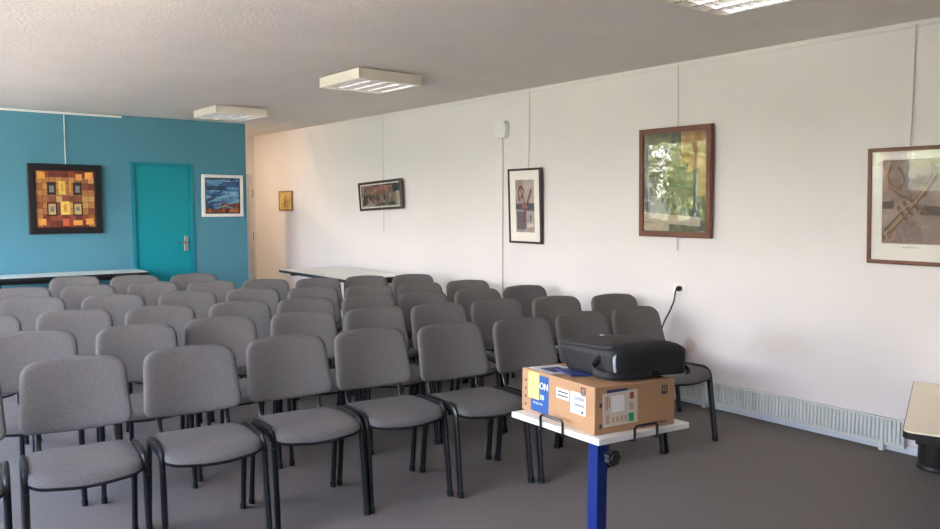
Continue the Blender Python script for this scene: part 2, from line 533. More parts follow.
# ------------------------------------------------------------------ tables
def folding_table(name, label, cx, cy, L, Wd, rz, top, inset=(.14, .1)):
    t = thing(name, label, 'table', (cx, cy, 0), (0, 0, rz))
    h = .74
    MB().prism(rrect(-L/2+.004, -Wd/2+.004, L/2-.004, Wd/2-.004, .03), h-.026, h).obj('tabletop', top, t)
    e = MB()
    o, i_ = rrect(-L/2, -Wd/2, L/2, Wd/2, .034), rrect(-L/2+.004, -Wd/2+.004, L/2-.004, Wd/2-.004, .03)
    n = len(o)
    vv = [(*p, h-.03) for p in o]+[(*p, h-.001) for p in o]+[(*p, h-.001) for p in i_]+[(*p, h-.03) for p in i_]
    ff = [[q*n+j, q*n+(j+1) % n, ((q+1) % 4)*n+(j+1) % n, ((q+1) % 4)*n+j] for q in range(4) for j in range(n)]
    e.add(vv, ff)
    e.obj('edge_band', M['edge'], t)
    for y in (-Wd/2+.1, Wd/2-.1):
        MB().box((-L/2+.12, y-.012, h-.075), (L/2-.12, y+.012, h-.03)).obj('apron_rail', M['black'], t)
    for sx in (-1, 1):
        x = sx*(L/2-inset[0])
        MB().box((x-.02, -Wd/2+.06, h-.07), (x+.02, Wd/2-.06, h-.031)).obj('leg_bracket', M['black'], t)
        for y in (-Wd/2+inset[1], Wd/2-inset[1]):
            lg = MB().sweep([(x, y, 0.012), (x, y, h-.05)], .016).obj('leg', M['black'], t)
            MB().lathe([(.02, 0), (.02, .018), (.017, .022)], 14, tf=Matrix.Translation((x, y, 0))).obj('foot_cap', M['rubber'], lg)
    return t
folding_table('folding_table', 'long white topped table standing against the blue wall under the orange painting', 1.80, 9.51, 1.62, .56, R(-2), M['tabletop'])
folding_table('folding_table', 'white topped table with dark edge along the right wall behind the chairs', 4.30, 7.76, .80, 1.64, 0, M['tabletop'], (.20, .55))

# low cream table at the right picture edge
B0, A0 = Vector((3.72, 1.464, 0)), Vector((4.87, 1.864, 0))
rz = math.atan2(A0.y-B0.y, A0.x-B0.x); L = (A0-B0).length; Wd = .60; zt = .464
t = thing('low_table', 'low cream topped table with thick black edge at the right picture edge', 'table', (B0.x, B0.y, 0), (0, 0, rz))
def trapezoid(g):
    # straight edges, rounded room-side corners; the end by the wall runs parallel to it
    k = .328/.944
    return [(L-g, -g), (L-k*Wd-g, -Wd+g)] + arc((.05, -Wd+.05), .05-g, 270, 180, 8) + arc((.05, -.05), .05-g, 180, 90, 8)
MB().prism(trapezoid(.004), zt-.012, zt).obj('tabletop', M['cream'], t)
MB().prism(trapezoid(0), zt-.036, zt-.006).obj('edge_band', M['edge'], t)
MB().box((.16, -Wd+.12, zt-.10), (L-.24, -.05, zt-.034), bev=.01).obj('underframe', M['edge'], t)
for x in (.40, L-.165):
    p = MB().lathe([(.085, .02), (.09, .05), (.085, zt-.10)], 28, tf=Matrix.Translation((x, -.30 if x < .6 else -.13, 0))).obj('pedestal', M['edge'], t)
    MB().lathe([(.096, 0), (.098, .012), (.092, .028), (.085, .034)], 28, tf=Matrix.Translation((x, -.30 if x < .6 else -.13, 0))).obj('pedestal_foot', M['edge'], p)

# ------------------------------------------------------------------ pictures
def stroke(pts, w):
    """flat ribbon polygons along a polyline"""
    out = []
    for (x0, y0), (x1, y1) in zip(pts, pts[1:]):
        dx, dy = x1-x0, y1-y0
        l = math.hypot(dx, dy) or 1
        nx, ny = -dy/l*w/2, dx/l*w/2
        ex, ey = dx/l*w*.2, dy/l*w*.2
        out.append([(x0+nx-ex, y0+ny-ey), (x0-nx-ex, y0-ny-ey), (x1-nx+ex, y1-ny+ey), (x1+nx+ex, y1+ny+ey)])
    return out

def smooth_path(p, n=6):
    p = [Vector(q) for q in p]; out = []
    for i in range(len(p)-1):
        p0, p1, p2, p3 = p[max(0, i-1)], p[i], p[i+1], p[min(len(p)-1, i+2)]
        for k in range(n):
            s = k/n
            out.append(.5*((2*p1)+(p2-p0)*s+(2*p0-5*p1+4*p2-p3)*s*s+(3*p1-p0-3*p2+p3)*s**3))
    return out+[p[-1]]

def rect(x0, y0, x1, y1): return [(x0, y0), (x1, y0), (x1, y1), (x0, y1)]

def art(parent, base, w, h, z0, y, layers, name='artwork'):
    """flat printed sheet w x h centred on x, from z0 up, facing -Y; layers = [(material, [polygons in 0..1 coords])]"""
    mb = MB()
    mats = [base]
    mb.box((-w/2, y, z0), (w/2, y+.003, z0+h), 0)
    k = 0
    for m, polys in layers:
        if m not in mats: mats.append(m)
        mi = mats.index(m)
        for p in polys:
            k += 1
            yy = y-.00004*k-.0002
            q = [(min(1, max(0, a)), min(1, max(0, b))) for a, b in p]
            mb.add([(-w/2+a*w, yy, z0+b*h) for a, b in q], [list(range(len(q)))], mi)
    return mb.obj(name, mats, parent)

def frame(parent, w, h, fw, depth, m, name='frame', inner=False):
    mb = MB()
    O = [(-w/2, 0), (w/2, 0), (w/2, h), (-w/2, h)]
    I = [(-w/2+fw, fw), (w/2-fw, fw), (w/2-fw, h-fw), (-w/2+fw, h-fw)]
    b = min(.006, fw*.25)
    O2 = [(-w/2+b, b), (w/2-b, b), (w/2-b, h-b), (-w/2+b, h-b)]
    rings = [[(x, 0, z) for x, z in O], [(x, -depth+b, z) for x, z in O], [(x, -depth, z) for x, z in O2], [(x, -depth, z) for x, z in I], [(x, 0, z) for x, z in I]]
    v = [p for r in rings for p in r]
    f = [[q*4+j, q*4+(j+1) % 4, ((q+1) % 5)*4+(j+1) % 4, ((q+1) % 5)*4+j] for q in range(5) for j in range(4)]
    mb.add(v, f)
    return mb.obj(name, m, parent)

def pane(parent, w, h, fw, y):
    return MB().add([(-w/2+fw, y, fw), (w/2-fw, y, fw), (w/2-fw, y, h-fw), (-w/2+fw, y, h-fw)], [[0, 1, 2, 3]]).obj('glass', M['glass'], parent)

def backing(parent, w, h, m=None):
    return MB().box((-w/2+.006, -.006, .006), (w/2-.006, -.001, h-.006)).obj('backing_board', m or M['brownframe'], parent)

def mount(parent, w, h, aw, ah, az, y):
    """white mat with a window aw x ah starting at height az"""
    mb = MB()
    x0, x1, z0, z1 = -w/2, w/2, 0, h
    mb.box((x0, y, z0), (x1, y+.002, az)); mb.box((x0, y, az+ah), (x1, y+.002, z1))
    mb.box((x0, y, az), (-aw/2, y+.002, az+ah)); mb.box((aw/2, y, az), (x1, y+.002, az+ah))
    return mb

RW = R(-90)
# orange grid painting on the blue wall
t = thing('framed_painting', 'square painting of orange and brown patches in a wide black frame', 'painting', (1.878, YB-.004, 1.18), (R(1.2), 0, 0))
w_, h_ = .765, .80
frame(t, w_, h_, .066, .045, M['blackframe'])
MBl = frame(t, w_-.132, h_-.132, .014, .036, M['liner'], 'liner'); MBl.location.z = .066
backing(t, w_, h_, M['blackframe'])
rnd = random.Random(11)
pal = [(176, 118, 64), (190, 140, 78), (158, 98, 58), (136, 76, 54), (196, 152, 92), (120, 66, 52), (168, 108, 72), (180, 126, 64)]
G = 9
by = {}
for i in range(G):
    for j in range(G):
        c = rnd.choice(pal)
        if j in (0, 1, 8) and 0 < i < 8: c = rnd.choice([(120, 52, 38), (142, 66, 40), (150, 74, 52), (104, 46, 36)])
        by.setdefault(c, []).append(rect(i/G+.004, j/G+.004, (i+1)/G-.004, (j+1)/G-.004))
lay = [(flat(c), p) for c, p in by.items()]
dk, lt, yl = flat((52, 34, 30)), flat((200, 168, 110)), flat((226, 196, 96))
lay += [(flat((228, 160, 74)), [rect(.03, .86, .16, .98), rect(.84, .86, .97, .98), rect(.03, .04, .16, .15), rect(.84, .04, .97, .15), rect(.68, .84, .79, .95), rect(.62, .03, .78, .12)])]
lay += [(flat((204, 92, 62)), [rect(.44, .02, .55, .15)])]
lay += [(dk, [rect(.19, .57, .34, .80), rect(.63, .57, .78, .80), rect(.18, .20, .35, .44), rect(.62, .20, .79, .44)])]
lay += [(lt, [rect(.205, .225, .325, .415), rect(.645, .225, .765, .415)])]
lay += [(flat((120, 128, 122)), [rect(.225, .62, .305, .74), rect(.67, .62, .745, .74), rect(.235, .27, .30, .37), rect(.67, .29, .74, .36)])]
lay += [(yl, [rect(.385, .58, .50, .82), rect(.41, .22, .565, .46)]), (flat((206, 150, 60)), [rect(.43, .63, .46, .77), rect(.46, .27, .52, .41), rect(.56, .62, .60, .80)])]
art(t, flat((112, 56, 36)), w_-.156, h_-.156, .078, -.022, lay)

# blue harbour-like abstract in a white frame beside the door
t = thing('framed_painting', 'small blue and black abstract in a white frame right of the teal door', 'painting', (3.727, YB-.004, 1.36), (R(1), 0, 0))
w_, h_ = .548, .545
frame(t, w_, h_, .04, .03, M['white'])
backing(t, w_, h_, M['white'])
MB().add([(-w_/2+.04, -.012, .04), (w_/2-.04, -.012, .04), (w_/2-.04, -.012, h_-.04), (-w_/2+.04, -.012, h_-.04)], [[0, 1, 2, 3]]).obj('mount', M['ink'], t)
m_blue = ramp_mat('blue_brushwork', 5, [(.32, (30, 44, 78)), (.42, (48, 92, 140)), (.54, (92, 146, 184)), (.68, (150, 192, 206))], .5, 1.5, stretch=(1, 1, 2.6))
m_rust = ramp_mat('rust_brushwork', 9, [(.35, (36, 30, 46)), (.5, (146, 78, 40)), (.62, (204, 122, 54)), (.72, (60, 80, 110))], .5, 1.5)
m_navy = ramp_mat('navy_brushwork', 7, [(.35, (26, 36, 62)), (.65, (62, 96, 140))], .5, 1)
art(t, m_blue, w_-.115, h_-.115, .0575, -.016, [
    (m_navy, [rect(0, .66, .62, .80), rect(.0, .0, .22, .40), rect(.5, .84, 1, .92)]),
    (m_rust, [[(.22, 0), (1, 0), (1, .30), (.72, .24), (.5, .30), (.3, .12)], [(0, .0), (.25, 0), (.2, .09), (0, .13)]]),
    (flat((116, 170, 196)), stroke([(.05, .30), (.3, .40), (.55, .47), (.95, .52)], .035) + stroke([(.3, .12), (.55, .2), (.8, .12)], .03)),
    (flat((24, 26, 44)), stroke([(.05, .40), (.35, .50), (.6, .56)], .03))])

# small gold panel in the passage corner
t = thing('small_painting', 'small gold coloured panel hung on the wall near the far passage', 'painting', (XR-.004, 10.46, 1.43), (0, 0, RW))
frame(t, .44, .29, .02, .022, flat((150, 112, 58)))
backing(t, .44, .29)
art(t, M['goldpaint'], .40, .25, .02, -.016, [(flat((138, 92, 44)), stroke([(.5, .15), (.45, .4), (.55, .6), (.5, .85)], .05) + stroke([(.35, .3), (.65, .5)], .04))])

# crooked wide picture
t = thing('framed_picture', 'wide narrow red and grey abstract hanging crooked on the right wall', 'picture', (XR-.03, 7.80, 1.455), (R(3), R(-2.3), RW))
w_, h_ = .95, .345
frame(t, w_, h_, .028, .028, M['slate'])
backing(t, w_, h_)
mount(t, w_-.05, h_-.05, w_-.085, h_-.085, .0175, -.013).obj('mount', M['mat'], t, loc=(0, 0, .025))
m_ab = ramp_mat('grey_brown_brushwork', 4, [(.3, (58, 48, 44)), (.45, (120, 104, 92)), (.6, (164, 150, 134)), (.75, (196, 186, 170))], .6, 1.4)
m_red = ramp_mat('red_brushwork', 8, [(.3, (98, 76, 66)), (.5, (156, 108, 88)), (.7, (178, 150, 128))], .6, 1.2)
m_dk = ramp_mat('dark_brushwork', 8, [(.3, (36, 32, 32)), (.6, (92, 82, 76))], .6, 1.2)
art(t, m_ab, w_-.08, h_-.08, .040, -.010, [(m_red, [[(.06, .62), (.3, .55), (.55, .50), (.84, .58), (.86, .9), (.5, .94), (.1, .90)]]), (m_dk, [[(.03, .06), (.15, .12), (.17, .50), (.07, .56)], [(.84, .6), (.98, .66), (.98, .95), (.82, .95)], [(.34, .04), (.9, .06), (.84, .20), (.5, .16)], rect(.22, .3, .245, .7), [(.58, .28), (.61, .28), (.65, .72), (.61, .74)]])])
pane(t, w_, h_, .028, -.016)

# framed saxophone print
t = thing('framed_print', 'tall narrow print of a saxophone with white mount in thin dark frame', 'picture', (XR-.012, 5.285, 1.15), (R(2.2), 0, RW))
w_, h_ = .45, .70
frame(t, w_, h_, .02, .024, M['brownframe'])
backing(t, w_, h_)
aw, ah, az = .255, .49, .105
mount(t, w_-.034, h_-.034, aw, ah, az-.017, -.013).obj('mount', M['mat'], t, loc=(0, 0, .017))
m_paper = ramp_mat('mauve_print', 7, [(.3, (150, 130, 126)), (.7, (196, 180, 172))], .6, .8)
sax = [(q.x, q.y) for q in smooth_path([(.24, .60, 0), (.16, .70, 0), (.20, .82, 0), (.32, .86, 0), (.42, .80, 0), (.40, .70, 0), (.30, .66, 0)], 6)]
art(t, m_paper, aw+.004, ah+.004, az-.002, -.010, [
    (flat((110, 96, 96)), [rect(.05, .06, .55, .40), [(.0, .43), (1, .40), (1, .56), (0, .55)]]),
    (flat((84, 74, 76)), [rect(.0, .45, .34, .53), [(.5, .43), (1, .44), (1, .53), (.6, .55)]]),
    (flat((122, 66, 56)), stroke(sax, .06) + stroke([(.84, .80), (.66, .58), (.5, .38), (.44, .2)], .085) + stroke([(.26, .83), (.5, .55)], .04)),
    (flat((164, 108, 92)), stroke([(.86, .80), (.68, .58)], .03) + stroke([(.36, .5), (.62, .48)], .05)),
    (flat((60, 52, 56)), stroke([(.78, .20), (.80, .28), (.76, .33)], .04)),
    (flat((206, 192, 184)), [rect(.60, .10, .95, .17)])])
pane(t, w_, h_, .02, -.016)

# big picture whose glass mirrors the garden
t = thing('framed_picture', 'large red brown framed picture, its glass mirroring green trees', 'picture', (XR-.025, 3.605, 1.262), (R(1.2), 0, RW))
w_, h_ = .66, .835
frame(t, w_, h_, .042, .028, M['wood'])
backing(t, w_, h_)
m_och = ramp_mat('ochre_wash', 5, [(.3, (112, 84, 44)), (.55, (170, 130, 70)), (.75, (196, 164, 104))], .6, 1)
m_olv = ramp_mat('olive_wash', 6, [(.3, (60, 66, 50)), (.5, (104, 104, 78)), (.7, (146, 138, 104))], .6, 1.3)
art(t, m_olv, w_-.08, h_-.08, .04, -.010, [
    (m_och, [[(.60, .62), (.72, .6), (.98, .66), (1, 1), (.60, 1)], rect(.88, .36, 1, .66)]),
    (flat((84, 84, 64)), [rect(.86, .02, .98, .36), [(.0, .22), (.5, .20), (.4, .34), (0, .30)]]),
    (flat((176, 164, 140)), [[(0, .10), (.9, .06), (.9, .15), (0, .20)], rect(0, .01, .42, .09)]),
    (flat((96, 104, 74)), stroke([(.1, .55), (.3, .66), (.5, .60), (.7, .66)], .05) + stroke([(.2, .4), (.5, .5), (.8, .42)], .05))])
pane(t, w_, h_, .042, -.018)

# trumpet print
t = thing('framed_print', 'print of crossed trumpets on mauve ground in red brown frame, far right', 'picture', (XR-.014, 1.915, 1.15), (R(3.2), 0, RW))
w_, h_ = .505, .70
frame(t, w_, h_, .024, .026, M['wood'])
backing(t, w_, h_)
aw, ah, az = .335, .50, .125
mount(t, w_-.044, h_-.044, aw, ah, az-.022, -.013).obj('mount', M['mat'], t, loc=(0, 0, .022))
m_mv = ramp_mat('taupe_print', 6, [(.3, (126, 104, 94)), (.7, (176, 156, 142))], .6, .8)
lit, mid, drk = flat((172, 142, 114)), flat((124, 96, 78)), flat((84, 64, 58))
fl = lambda pts, n=7: [(q.x, q.y) for q in smooth_path([(x, y, 0) for x, y in pts], n)]
bellp = [(q[0], q[1]) for q in fl([(.64, .60), (.72, .70), (.79, .80), (.80, .95)])] + [(q[0], q[1]) for q in fl([(1, .86), (.88, .75), (.78, .64), (.70, .55)])]
art(t, m_mv, aw+.004, ah+.004, az-.002, -.010, [
    (flat((140, 120, 114)), [fl([(0, .02), (.35, .03), (.7, .02)]) + [(.66, .2), (.4, .24), (0, .2)], [(.55, .36), (1, .30), (1, .42), (.6, .48)]]),
    (flat((96, 80, 78)), [[(.62, .35), (1, .34), (1, .44), (.7, .46)], [(0, .42), (.2, .42), (.2, .52), (0, .5)]]),
    (mid, stroke(fl([(.02, .08), (.2, .20), (.40, .36), (.66, .59)]), .075) + [bellp]),
    (lit, stroke(fl([(.04, .11), (.22, .23), (.42, .39), (.70, .64), (.86, .82)]), .026)),
    (mid, stroke(fl([(.16, .95), (.10, .82), (.14, .70), (.26, .66), (.36, .72), (.34, .84), (.27, .90)]), .045) + stroke(fl([(.16, .68), (.30, .58), (.5, .52), (.75, .36)]), .035)),
    (lit, stroke(fl([(.135, .93), (.08, .82), (.125, .70), (.25, .65)]), .014)),
    (mid, stroke([(.28, .44), (.42, .30)], .055) + stroke([(.37, .50), (.52, .35)], .055) + stroke([(.46, .56), (.62, .41)], .055)),
    (drk, stroke([(.30, .40), (.40, .30)], .016) + stroke([(.39, .46), (.50, .35)], .016) + stroke([(.48, .52), (.60, .41)], .016) + stroke(fl([(.05, .16), (.2, .27), (.33, .38)]), .016)),
    (lit, stroke(fl([(.24, .34), (.40, .44), (.58, .50)]), .022) + stroke(fl([(.08, .14), (.12, .05), (.2, .06), (.24, .15)]), .022))])
cap = MB()
for k in range(6):
    cap.add([(-.045+k*.016, -.0135, .102), (-.035+k*.016, -.0135, .102), (-.035+k*.016, -.0135, .105), (-.045+k*.016, -.0135, .105)], [[0, 1, 2, 3]])
cap.obj('caption', M['ink'], t)
pane(t, w_, h_, .024, -.016)

# hanging wires
def hang(label, pts, r=.003, m=None, name='hanging_wire', cat='wire'):
    o = MB().sweep(pts, r, n=6).obj(name, m or M['wire'])
    return tag(o, label, cat, 'picture hanging wires' if name == 'hanging_wire' else None)
zt_ = ZC-.022
hang('pale wire holding the orange patchwork painting on the blue wall', [(1.895, YB-.02, zt_), (1.893, YB-.022, 1.97)], .005, M['white'])
hang('thin wire holding the crooked wide picture on the right wall', [(XR-.014, 7.79, zt_), (XR-.014, 7.79, 1.9), (XR-.014, 7.79, 1.19)])
hang('thin wire holding the saxophone print beside the white junction box', [(XR-.014, 5.255, zt_), (XR-.018, 5.255, 2.0), (XR-.026, 5.255, 1.84)])
hang('thin wire holding the large red brown framed picture', [(XR-.014, 3.615, zt_), (XR-.018, 3.605, 2.3), (XR-.022, 3.585, 1.16)])
hang('thin wire holding the trumpet print at far right', [(XR-.014, 1.945, zt_), (XR-.018, 1.945, 2.0), (XR-.026, 1.945, 1.84)])

# ------------------------------------------------------------------ wall fittings
# local frame: facing -Y, turned to the wall
t = thing('junction_box', 'white plastic junction box with cable high on the right wall', 'junction box', (XR, 5.635, 2.15), (0, 0, RW))
MB().prism(rrect(-.085, 0, .085, .165, .045), -.035, 0, axis=1).obj('box_base', M['whiteplastic'], t)
MB().prism(rrect(-.08, .005, .08, .16, .042), -.05, -.0355, axis=1).obj('cover', M['whiteplastic'], t)
MB().sweep([(.0, -.012, 0.004), (.0, -.008, -.1), (.002, -.008, -1.2), (.004, -.008, -2.085)], .0042, n=8).obj('cable', M['wire'], t)

t = thing('wall_socket', 'white double wall socket with a black plug in it', 'socket', (XR, 3.566, .83), (0, 0, RW))
MB().box((-.06, -.009, 0), (.06, 0, .078), bev=.003).obj('plate', M['whiteplastic'], t)
MB().lathe([(.022, 0), (.022, .004), (.018, .005)], 20, tf=Matrix.Translation((.008, -.009, .039)) @ Matrix.Rotation(PI/2, 4, 'X')).obj('outlet', M['mat'], t)
t = thing('power_cable', 'black power cable plugged into the wall socket, hanging behind a chair', 'cable', (XR-.0135, 3.558, .869))
MB().lathe([(.02, 0), (.021, .02), (.015, .035), (.009, .04)], 16, tf=Matrix.Rotation(-PI/2, 4, 'Y')).obj('plug', M['plastic'], t)
P = [(-.036, 0, 0), (-.05, .002, -.02), (-.055, .01, -.09), (-.07, .035, -.17), (-.095, .06, -.24), (-.104, .08, -.30), (-.108, .09, -.42), (-.11, .095, -.58), (-.112, .10, -.74), (-.112, .115, -.84), (-.11, .15, -.862), (-.10, .25, -.864)]
MB().sweep(P, .006, n=8).obj('cord', M['plastic'], t)

# radiator along the foot of the right wall
RY0, RY1 = 1.90, 4.35
t = thing('radiator', 'long low white finned radiator at the foot of the right wall', 'radiator', (XR, 0, 0))
MB().box((-.05, RY0, .055), (-.016, RY1, .205), bev=.004).obj('panel', M['rad'], t)
f = MB()
y = RY0+.02
while y < RY1-.02:
    f.prism([(-.062, y), (-.0505, y-.003), (-.0505, y+.015), (-.062, y+.011)], .062, .198)
    y += .0245
f.obj('fins', M['rad'], t)
for y in (2.03, 3.3, 4.25):
    MB().box((-.056, y-.014, 0), (-.014, y+.014, .06), bev=.002).obj('foot', M['rad'], t)
MB().sweep([(-.034, RY0, .045), (-.034, RY1, .045)], .010).obj('pipe', M['rad'], t)

# ------------------------------------------------------------------ ceiling lights
def ceiling_light(label, x0, x1, y0, y1):
    cx, cy = (x0+x1)/2, (y0+y1)/2
    a, b = (x1-x0)/2, (y1-y0)/2
    t = thing('ceiling_light', label, 'ceiling light', (cx, cy, ZC), (0, 0, 0), 'square louvre ceiling lights')
    H = .095
    g = .012
    hs = MB()
    w_ = .022
    hs.box((-a, -b, -H), (-a+w_, b, -g), bev=.004); hs.box((a-w_, -b, -H), (a, b, -g), bev=.004)
    hs.box((-a+w_, -b, -H), (a-w_, -b+w_, -g)); hs.box((-a+w_, b-w_, -H), (a-w_, b, -g))
    hs.box((-a+w_, -b+w_, -g-.012), (a-w_, b-w_, -g))
    hs.obj('housing', M['housing'], t)
    MB().box((-a+.08, -b+.08, -g), (a-.08, b-.08, 0)).obj('mounting_plate', M['housing'], t)
    lv = MB()
    n1, n2 = 4, 11
    z0, z1 = -H+.002, -H+.042
    for i in range(n1+1):
        x = -a+w_+.004+(2*a-2*w_-.008)*i/n1
        lv.prism([(x-.010, z0), (x+.010, z0), (x+.002, z1), (x-.002, z1)], -b+w_, b-w_, axis=1)
    for i in range(n1):
        xa = -a+w_+.004+(2*a-2*w_-.008)*i/n1+.006; xb = xa+(2*a-2*w_-.008)/n1-.012
        for j in range(1, n2):
            y = -b+w_+(2*b-2*w_)*j/n2
            lv.prism([(y-.004, z0+.004), (y+.004, z0+.004), (y+.001, z1), (y-.001, z1)], xa, xb, axis=0)
    lv.obj('louver', M['alu'], t)
    for i in range(n1):
        x = -a+w_+.004+(2*a-2*w_-.008)*(i+.5)/n1
        MB().sweep([(x, -b+w_+.02, -.040), (x, b-w_-.02, -.040)], .008, n=10).obj('tube_lamp', M['tubeglow'], t)
    return t
ceiling_light('white louvre ceiling light nearest, cut off by the top picture edge', 3.015, 3.60, 1.80, 2.40)
ceiling_light('white louvre ceiling light in the middle of the ceiling, seen whole', 3.085, 3.68, 5.25, 5.90)
ceiling_light('white louvre ceiling light farthest away, just above the blue wall', 3.02, 3.60, 8.12, 8.80)

# warm lamp in the passage behind the blue partition
t = thing('ceiling_lamp', 'warm round ceiling lamp glowing in the passage behind the blue wall', 'lamp', (3.55, 10.85, ZC))
MB().lathe([(.16, -.03), (.165, -.015), (.165, 0)], 32).obj('lamp_base', M['white'], t)
MB().lathe([(.02, -.10), (.09, -.09), (.14, -.06), (.155, -.031)], 32).obj('lamp_shade', M['shade'], t)

# ------------------------------------------------------------------ projector stand, carton and bag
b_, a_, c_ = Vector((1.826, 1.625, .750)), Vector((1.865, 2.088, .738)), Vector((2.258, 1.590, .738))
U = (c_-b_).normalized()
N = U.cross(a_-b_).normalized()
V = N.cross(U)
TF = Matrix((( U.x, V.x, N.x), (U.y, V.y, N.y), (U.z, V.z, N.z)))
E_ = TF.to_euler()
def loc(u, v, n): return b_ + U*u + V*v + N*n
BU, BV = .435, .464
def eul(deg): return (TF @ Matrix.Rotation(R(deg), 3, 'Z')).to_euler()
EC = eul(-5)
ctr = loc(BU/2, BV/2, 0)
yaw = math.atan2(U.y, U.x)
t = thing('projector_stand', 'projector stand with a pale board on a blue square post', 'stand', (ctr.x, ctr.y, 0))
bd = MB().box((0, 0, -.020), (BU, BV, 0), bev=.0015).obj('board', M['tabletop'], t, loc=b_-Vector((ctr.x, ctr.y, 0)), rot=E_)
for pts in ([(-.008, .168, -.03), (-.008, .168, .028), (-.008, .285, .028), (-.008, .285, -.03)], [(.155, -.008, -.045), (.155, -.008, .024), (.262, -.008, .024), (.262, -.008, -.045)]):
    pts = [Vector(p) for p in pts]
    q = [pts[0], pts[1]-Vector((0, 0, .008)), pts[1]+(pts[2]-pts[1]).normalized()*.008, pts[2]-(pts[2]-pts[1]).normalized()*.008, pts[2]-Vector((0, 0, .008)), pts[3]]
    inward = Vector((.05, 0, 0)) if abs(pts[0].x+.008) < 1e-6 else Vector((0, .05, 0))
    low0, low1 = Vector((pts[0].x, pts[0].y, -.024)), Vector((pts[3].x, pts[3].y, -.024))
    q[0], q[-1] = low0, low1
    q = [low0+inward] + q + [low1+inward]
    MB().sweep(q, .005, n=8).obj('wire_stop', M['black'], bd)
pr = Matrix.Rotation(yaw, 4, 'Z')
MB().box((-.025, -.025, .09), (.025, .025, .69), bev=.003, tf=pr).obj('post', M['postblue'], t)
MB().box((-.09, -.03, .69), (.09, .03, .712), tf=pr).obj('tilt_bracket', M['plastic'], t)
kb = MB()
kp = []
for i in range(40):
    a = 2*PI*i/40
    kp.append(((.028+.002*math.cos(a*7))*math.cos(a), (.028+.002*math.cos(a*7))*math.sin(a)))
KT = pr @ Matrix.Translation((.016, -.025, .600)) @ Matrix.Rotation(PI/2, 4, 'X')
kb.prism(kp, .022, .045, tf=KT); kb.lathe([(.02, .045), (.017, .05)], 20, tf=KT)
kn = kb.obj('knob', M['plastic'], t)
MB().lathe([(.008, 0), (.008, .022)], 14, tf=KT).obj('knob_stem', M['steel'], kn)
for s in (-1, 1):
    MB().box((s*.20-.02, -.22, .05), (s*.20+.02, .22, .09), bev=.004, tf=pr).obj('foot_bar', M['postblue'], t)
    for q in (-1, 1):
        MB().lathe([(.014, 0), (.025, .006), (.025, .044), (.014, .05)], 18, tf=pr @ Matrix.Translation((s*.20, q*.18, .0))).obj('caster', M['plastic'], t)
MB().box((-.18, -.02, .052), (.18, .02, .088), tf=pr).obj('base_bar', M['postblue'], t)

# carton
CU, CV, CH = .352, .437, .158
cx0, cy0 = .0216, .044
carton = thing('cardboard_box', 'brown cardboard carton with labels on the projector stand', 'box', loc(cx0, cy0, .0008), EC)
MB().box((0, 0, 0), (CU, CV, CH), bev=.003).obj('carton_body', M['card'], carton)
MB().box((CU/2-.025, -.0007, CH-.045), (CU/2+.025, .0, CH-.006)).obj('tape', M['tape'], carton) if False else None
MB().box((.004, CV/2-.001, CH), (CU-.004, CV/2+.001, CH+.0006)).obj('flap_seam', M['cardedge'], carton)

def text_mesh(txt, size, m, parent, tf, name='lettering', bold=0.0):
    cu = bpy.data.curves.new(name, 'FONT')
    cu.body = txt; cu.size = size; cu.extrude = .0002; cu.offset = bold
    o = bpy.data.objects.new(name, cu)
    COL.objects.link(o)
    dg = bpy.context.evaluated_depsgraph_get()
    me = bpy.data.meshes.new_from_object(o.evaluated_get(dg))
    bpy.data.objects.remove(o); bpy.data.curves.remove(cu)
    me.transform(tf)
    me.materials.clear(); me.materials.append(m)
    n = bpy.data.objects.new(name, me); COL.objects.link(n); n.parent = parent
    return n

# side A: the long left face (local x = 0, runs along +V away from the camera); s from the far end, seen left to right
def faceA(s, h, out=.0006):
    return Vector((-out, CV-s, h))
def panelA(name, m, s0, h0, s1, h1, out=.0006, rot=0., parent=None):
    mb = MB()
    mb.box((s0, -out, h0), (s1, 0, h1))
    o = mb.obj(name, m, parent or carton)
    o.location = (0, CV, 0); o.rotation_euler = (0, 0, RW)
    return o
TA = Matrix.Translation((0, CV, 0)) @ Matrix.Rotation(RW, 4, 'Z') @ Matrix.Rotation(PI/2, 4, 'X')
def textA(txt, size, m, s, h, out=.0012, bold=0., parent=None):
    return text_mesh(txt, size, m, parent or carton, TA @ Matrix.Translation((s, h, out)), bold=bold)
panelA('blue_print', M['boxblue'], .062, .010, .175, .146)
textA('EPSON', .034, M['whiteink'], .068, .098, .0009, .0006)
textA('EB', .024, M['whiteink'], .122, .060, .0009, .0003)
textA('PROJECTOR', .011, M['whiteink'], .078, .038, .0009)
panelA('yellow_note', M['yellow'], .046, .055, .115, .151, .0014)
for k, h in enumerate((.135, .118, .101, .084)):
    panelA('note_line', M['inktan'], .052, h, .052+(.05, .04, .052, .03)[k], h+.004, .0017)
lb = panelA('white_label', M['label'], .222, .086, .296, .122)
panelA('label_line', M['ink'], .228, .108, .290, .113, .0009); panelA('label_line', M['ink'], .228, .095, .290, .100, .0009)
panelA('barcode_label', M['label'], .306, .052, .388, .125)
for k in range(16):
    s = .332+k*.0032
    panelA('barcode_line', M['ink'], s, .098, s+(.0012 if k % 3 else .002), .112, .0009)
    panelA('barcode_line', M['boxnavy'], s, .078, s+(.0012 if k % 2 else .002), .088, .0009)
textA('1  2  8', .012, M['ink'], .314, .060, .0009)
panelA('care_icon', M['ink'], .367, .057, .378, .067, .0009)
def arrows(pf, tx, s, h):
    pf('handling_icon', M['ink'], s, h, s+.026, h+.030)
    pf('icon_window', M['card'], s+.006, h+.010, s+.011, h+.026, .0009)
    pf('icon_window', M['card'], s+.015, h+.010, s+.020, h+.026, .0009)
arrows(panelA, textA, .362, .118)
for k, h in enumerate((.02, .05, .08, .11)):
    panelA('edge_icon', M['ink'], .022, h, .030, h+.010)
